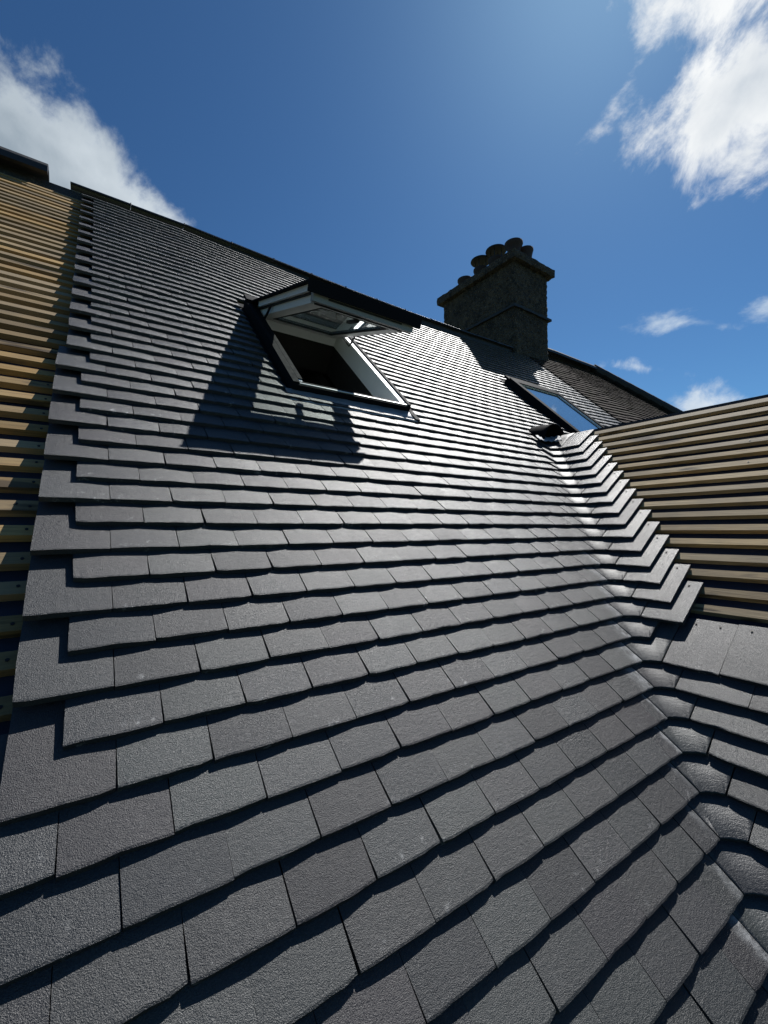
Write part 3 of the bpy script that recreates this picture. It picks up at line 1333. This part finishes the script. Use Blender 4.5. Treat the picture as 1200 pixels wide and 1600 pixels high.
    if opening > .05:
        ca, sa = cos(opening), sin(opening)

        def Q(x, d, h):                    # along the sash from its hinge, out of its inner face
            return P(x, -.005 + d * ca - h * sa, -.066 + d * sa + h * ca)

        def qx(mb, x0, x1, d0, d1, h0, h1):
            mb.hexa([Q(x0, d1, h0), Q(x1, d1, h0), Q(x1, d0, h0), Q(x0, d0, h0), Q(x0, d1, h1), Q(x1, d1, h1), Q(x1, d0, h1), Q(x0, d0, h1)])

        def ring(mb, xo, xi, d0, e0, e1, d1, h0, h1, eps=.0003):
            qx(mb, -xo, -xi, d0, d1, h0, h1)
            qx(mb, xi, xo, d0, d1, h0, h1)
            qx(mb, -xi, xi, d0, e0, h0 + eps, h1 - eps)
            qx(mb, -xi, xi, e1, d1, h0 + eps, h1 - eps)

        sm = MB()
        ring(sm, .318, .236, .035, .185, 1.005, 1.045, 0.0, .042)          # inner frame
        ring(sm, .352, .290, .20, .225, 1.04, 1.085, .050, .084)           # outer frame
        so_ = kid('sash', sm.mesh('sash'), t, 'white')
        gk = MB()
        ring(gk, .335, .292, .10, .23, 1.042, 1.065, .0422, .0498)
        ring(gk, .2358, .226, .1852, .195, .994, 1.0048, -.003, .010)
        link('gasket', gk.mesh('gasket'), so_, 'rubber')
        gm2 = MB()
        qx(gm2, -.2355, .2355, .1856, 1.0044, .0102, .0142)
        link('glass', gm2.mesh('glass'), so_, 'glass')
        oc = MB()
        ring(oc, .378, .296, .09, .235, 1.045, 1.125, .0843, .094)
        qx(oc, -.381, .381, 1.1255, 1.139, .034, .098)                    # drip lip at the foot
        link('sash_cover', oc.mesh('sash_cover'), so_, 'dull_black')
        rl_ = MB()
        qx(rl_, -.34, .34, 1.0855, 1.118, -.002, .060)
        link('bottom_rail', rl_.mesh('bottom_rail'), so_, 'pale_grey')
        sl = MB()
        qx(sl, -.25, .25, 1.1183, 1.1215, .022, .031)
        qx(sl, -.30, .30, 1.0458, 1.060, -.004, .010)
        link('vent_slot', sl.mesh('vent_slot'), so_, 'rubber')
        la = MB()
        qx(la, -.014, .014, .90, 1.015, -.020, -.0035)
        link('latch', la.mesh('latch'), so_, 'rubber')
        hb = MB()
        hb.tube([Q(-.29, .03, -.042), Q(.29, .03, -.042)], .008, 8)
        for x in (-.285, -.2, 0, .2, .285):
            hb.tube([Q(x, .034, -.044), Q(x, .05, .002)], .009, 6)
        link('control_bar', hb.mesh('control_bar'), so_, 'pale_grey')
        for sgn in (-1, 1):
            ar = MB()
            x = sgn * (hw - fw + .004)
            xs = sgn * .334
            ar.tube([P(x, .10, .02), P(x, .30, .012), Q(xs, .42, .046)], .008, 6)
            kid('hinge_arm', ar.mesh('hinge_arm'), t, 'grey_alu')
        return t

    # closed sash
    ca, sa = cos(opening), sin(opening)

    def S(x, d, h):                        # d along the sash from the hinge, h out of the sash
        d2 = d * ca - h * sa
        n2 = d * sa + h * ca
        return P(x, .02 + d2, .046 + n2)

    def sx(mb, x0, x1, d0, d1, h0, h1):
        mb.hexa([S(x0, d1, h0), S(x1, d1, h0), S(x1, d0, h0), S(x0, d0, h0), S(x0, d1, h1), S(x1, d1, h1), S(x1, d0, h1), S(x0, d0, h1)])

    L = height - (.088 if opening > .05 else .015)
    sw = hw + .004
    s_in = 0.0 if opening > .05 else 0.0
    sm = MB()
    ft = .058 if opening > .05 else .03
    zb = -.030 if opening > .05 else .0
    ix = hw - .062 if opening > .05 else hw - .03
    sx(sm, -ix, -ix + ft, .05, L - .03, zb, .018)
    sx(sm, ix - ft, ix, .05, L - .03, zb, .018)
    sx(sm, -ix + ft, ix - ft, .05, .05 + ft, zb, .0178)
    sx(sm, -ix + ft, ix - ft, L - .03 - ft, L - .03, zb, .0178)
    so_ = kid('sash', sm.mesh('sash'), t, 'white')
    gx, g0, g1 = ix - ft + .002, .05 + ft - .002, L - .03 - ft + .002
    gm_ = MB()
    sx(gm_, -gx, gx, g0, g1, .004, .008)
    go = link('glass', gm_.mesh('glass'), so_, 'glass')
    gk = MB()
    for (a0, a1, e0, e1) in ((-gx - .001, -gx + .012, g0, g1), (gx - .012, gx + .001, g0, g1), (-gx + .012, gx - .012, g0 - .001, g0 + .012), (-gx + .012, gx - .012, g1 - .012, g1 + .001)):
        sx(gk, a0, a1, e0, e1, -.008, .0035)
    link('gasket', gk.mesh('gasket'), so_, 'rubber')
    oc = MB()
    oi = gx - .004
    sx(oc, -sw, -oi, .0, L, .0185, .030)
    sx(oc, oi, sw, .0, L, .0185, .030)
    sx(oc, -oi, oi, .0, g0 + .01, .0185, .0296)
    sx(oc, -oi, oi, g1 - .01, L, .0185, .0296)
    sx(oc, -sw - .004, sw + .004, L - .004, L + .014, -.012, .031)       # drip lip at the foot
    sx(oc, -sw, -sw + .012, .02, L - .004, .0, .0183)
    sx(oc, sw - .012, sw, .02, L - .004, .0, .0183)
    co = link('sash_cover', oc.mesh('sash_cover'), so_, 'dull_black')
    return t


roof_window('roof_window', 'open roof window with black cover and white frame, sash propped out above its shadow', 1.428, 2.815, 0.79, 1.22, radians(25.7), 0.012)
roof_window('roof_window', 'closed roof window with blue glass beside the chimney, partly behind the wing', 4.615, 3.04, 0.93, 1.30, 0.0, -0.012)

# ------------------------------------------------------------------ the neighbour's old covering
old = thing('old_roof', 'weathered brown tiled roof of the neighbour beyond the chimney', 'roof', W(8.0, 1.0, -0.1))
om = MB()
V_OR = 5.06
H0, H1 = (8.45, V_OR), (10.9, 2.45)           # the hip falls from the ridge


def hip_u(v):
    return H0[0] + (H1[0] - H0[0]) * (H0[1] - v) / (H0[1] - H1[1])


ro = random.Random(3)
for j in range(13, 52):
    v = j * G + .02
    if v > V_OR - .05:
        break
    u = U_OLD + .006 + (0.08 if j % 2 else 0) - .08 * (j % 2)
    u0 = u + (0.0 if j % 2 == 0 else 0.0)
    first = .0825 if j % 2 else TW
    e = hip_u(v)
    while u0 < e - .03:
        w = first if first else TW
        first = None
        w = min(w, e - u0)
        L = min(TL, V_OR - v)
        # hidden inside the stack
        skip = False
        y = v * CP
        seed = ro.randrange(10 ** 6)
        vs, fs, uvs = tile_geo(w - .002, L, seed, nx=2, chip=False, camber=.0004)
        mtx = tile_matrix_main(u0 + w / 2, v + ro.uniform(-.004, .004), .012 + ro.uniform(-.002, .003), seed)
        om.add([mtx @ Vector(p) for p in vs], fs, uvs)
        u0 += w
oo = kid('old_tile_courses', om.mesh('old_tile_courses'), old, 'old_tile')
oo['kind'] = 'stuff'
ridge_run(old, 6.68, 8.62, V_OR + .03, 0.09, 0.12, 0.10, 0.33, 'ridge_old', clip=False, thick=.02)
# hip tiles
hp = 14
for i in range(hp):
    a, b = i / hp, (i + 1) / hp
    p0 = W(H0[0] + (H1[0] - H0[0]) * a, H0[1] + (H1[1] - H0[1]) * a, .075)
    p1 = W(H0[0] + (H1[0] - H0[0]) * b, H0[1] + (H1[1] - H0[1]) * b, .06)
    mb = MB()
    mb.tube([p0, p0.lerp(p1, .5), p1], [.082, .088, .095], 10)
    kid('hip_tile', mb.mesh('hip_tile'), old, 'ridge_old')
bk = MB()
bk.add([W(H0[0], H0[1], -.03), W(H1[0], H1[1], -.03), W(H1[0] + .2, 1.2, -.03) + Vector((0, 3.5, 0)), W(H0[0], H0[1], -.03) + Vector((1.2, 2.6, -2.6))], [(0, 1, 2, 3)])
kid('end_slope', bk.mesh('end_slope'), old, 'old_tile')

# ------------------------------------------------------------------ chimney
CX0, CX1, CY0, CY1 = 5.76, 6.66, 3.36, 5.04
ZB, ZBAND, ZCAP, ZTOP = 2.2, 3.945, 4.70, 4.93
chim = thing('chimney', 'tall rough rendered chimney stack with five pots on the ridge', 'chimney', Vector(((CX0 + CX1) / 2, (CY0 + CY1) / 2, Z0 + ZB)))


def rough_box(name, x0, x1, y0, y1, z0, z1, cell, amp, seed, material, taper=0.0):
    import bmesh
    bm = bmesh.new()
    nx, ny, nz = [max(1, int(round(d / cell))) for d in (x1 - x0, y1 - y0, z1 - z0)]
    cache = {}
    r = random.Random(seed)

    def vert(i, j, k):
        key = (i, j, k)
        if key not in cache:
            fx, fy, fz = i / nx, j / ny, k / nz
            tp = taper * fz
            p = Vector((x0 + tp + (x1 - x0 - 2 * tp) * fx, y0 + tp + (y1 - y0 - 2 * tp) * fy, z0 + (z1 - z0) * fz + Z0))
            # knock the arrises back a little
            on = (i in (0, nx)) + (j in (0, ny)) + (k in (0, nz))
            c = Vector(((x0 + x1) / 2, (y0 + y1) / 2, p.z))
            p += Vector((r.uniform(-amp, amp), r.uniform(-amp, amp), r.uniform(-amp, amp)))
            if on >= 2:
                p += (c - p).normalized() * amp * 1.2
            cache[key] = bm.verts.new(p)
        return cache[key]
    for i in range(nx):
        for j in range(ny):
            bm.faces.new((vert(i, j, 0), vert(i, j + 1, 0), vert(i + 1, j + 1, 0), vert(i + 1, j, 0)))
            bm.faces.new((vert(i, j, nz), vert(i + 1, j, nz), vert(i + 1, j + 1, nz), vert(i, j + 1, nz)))
    for i in range(nx):
        for k in range(nz):
            bm.faces.new((vert(i, 0, k), vert(i + 1, 0, k), vert(i + 1, 0, k + 1), vert(i, 0, k + 1)))
            bm.faces.new((vert(i, ny, k), vert(i, ny, k + 1), vert(i + 1, ny, k + 1), vert(i + 1, ny, k)))
    for j in range(ny):
        for k in range(nz):
            bm.faces.new((vert(0, j, k), vert(0, j, k + 1), vert(0, j + 1, k + 1), vert(0, j + 1, k)))
            bm.faces.new((vert(nx, j, k), vert(nx, j + 1, k), vert(nx, j + 1, k + 1), vert(nx, j, k + 1)))
    me = bpy.data.meshes.new(name)
    bm.to_mesh(me)
    bm.free()
    me.uv_layers.new(name='UVMap')
    return kid(name, me, chim, material)


rough_box('stack', CX0, CX1, CY0, CY1, ZB, ZCAP + .02, .04, .010, 1, 'stone')
rough_box('drip_course', CX0 - .045, CX1 + .045, CY0 - .045, CY1 + .045, ZBAND - .02, ZBAND + .02, .08, .004, 2, 'slate_band')
rough_box('cap', CX0 - .095, CX1 + .095, CY0 - .095, CY1 + .095, ZCAP, ZCAP + .13, .06, .008, 3, 'stone')
rough_box('flaunching', CX0 - .07, CX1 + .07, CY0 - .07, CY1 + .07, ZCAP + .125, ZTOP + .07, .07, .01, 4, 'stone', taper=.20)

# pots: (x, y, height, rim radius, cowl)
POTS = [(6.42, 3.62, .30, .135, False), (6.10, 3.62, .30, .155, False), (6.15, 4.05, .26, .145, True), (6.15, 4.42, .26, .140, True), (6.12, 4.80, .24, .150, False)]
for (x, y, h, rr, cowl) in POTS:
    mb = MB()
    c = (x, y, Z0 + ZTOP + .03)
    mb.lathe(c, [(.135, 0), (.125, .05), (.11, .1), (.108, h - .13), (.115, h - .10), (rr * .92, h - .06), (rr, h - .03), (rr, h), (rr - .022, h + .004), (rr - .045, h - .09)], 22)
    me = mb.mesh('chimney_pot', True)
    po = kid('chimney_pot', me, chim, 'pot')
    if cowl:
        cm = MB()
        for a in range(4):
            q = a * pi / 2 + .4
            b0 = Vector((x + .10 * cos(q), y + .10 * sin(q), Z0 + ZTOP + .03 + h - .02))
            cm.tube([b0, b0 + Vector((0, 0, .17))], .009, 5)
        cm.lathe((x, y, Z0 + ZTOP + .03 + h + .14), [(.18, 0), (.19, .012), (.185, .03), (.11, .06), (.02, .075)], 22)
        link('cowl', cm.mesh('cowl'), po, 'cowl')
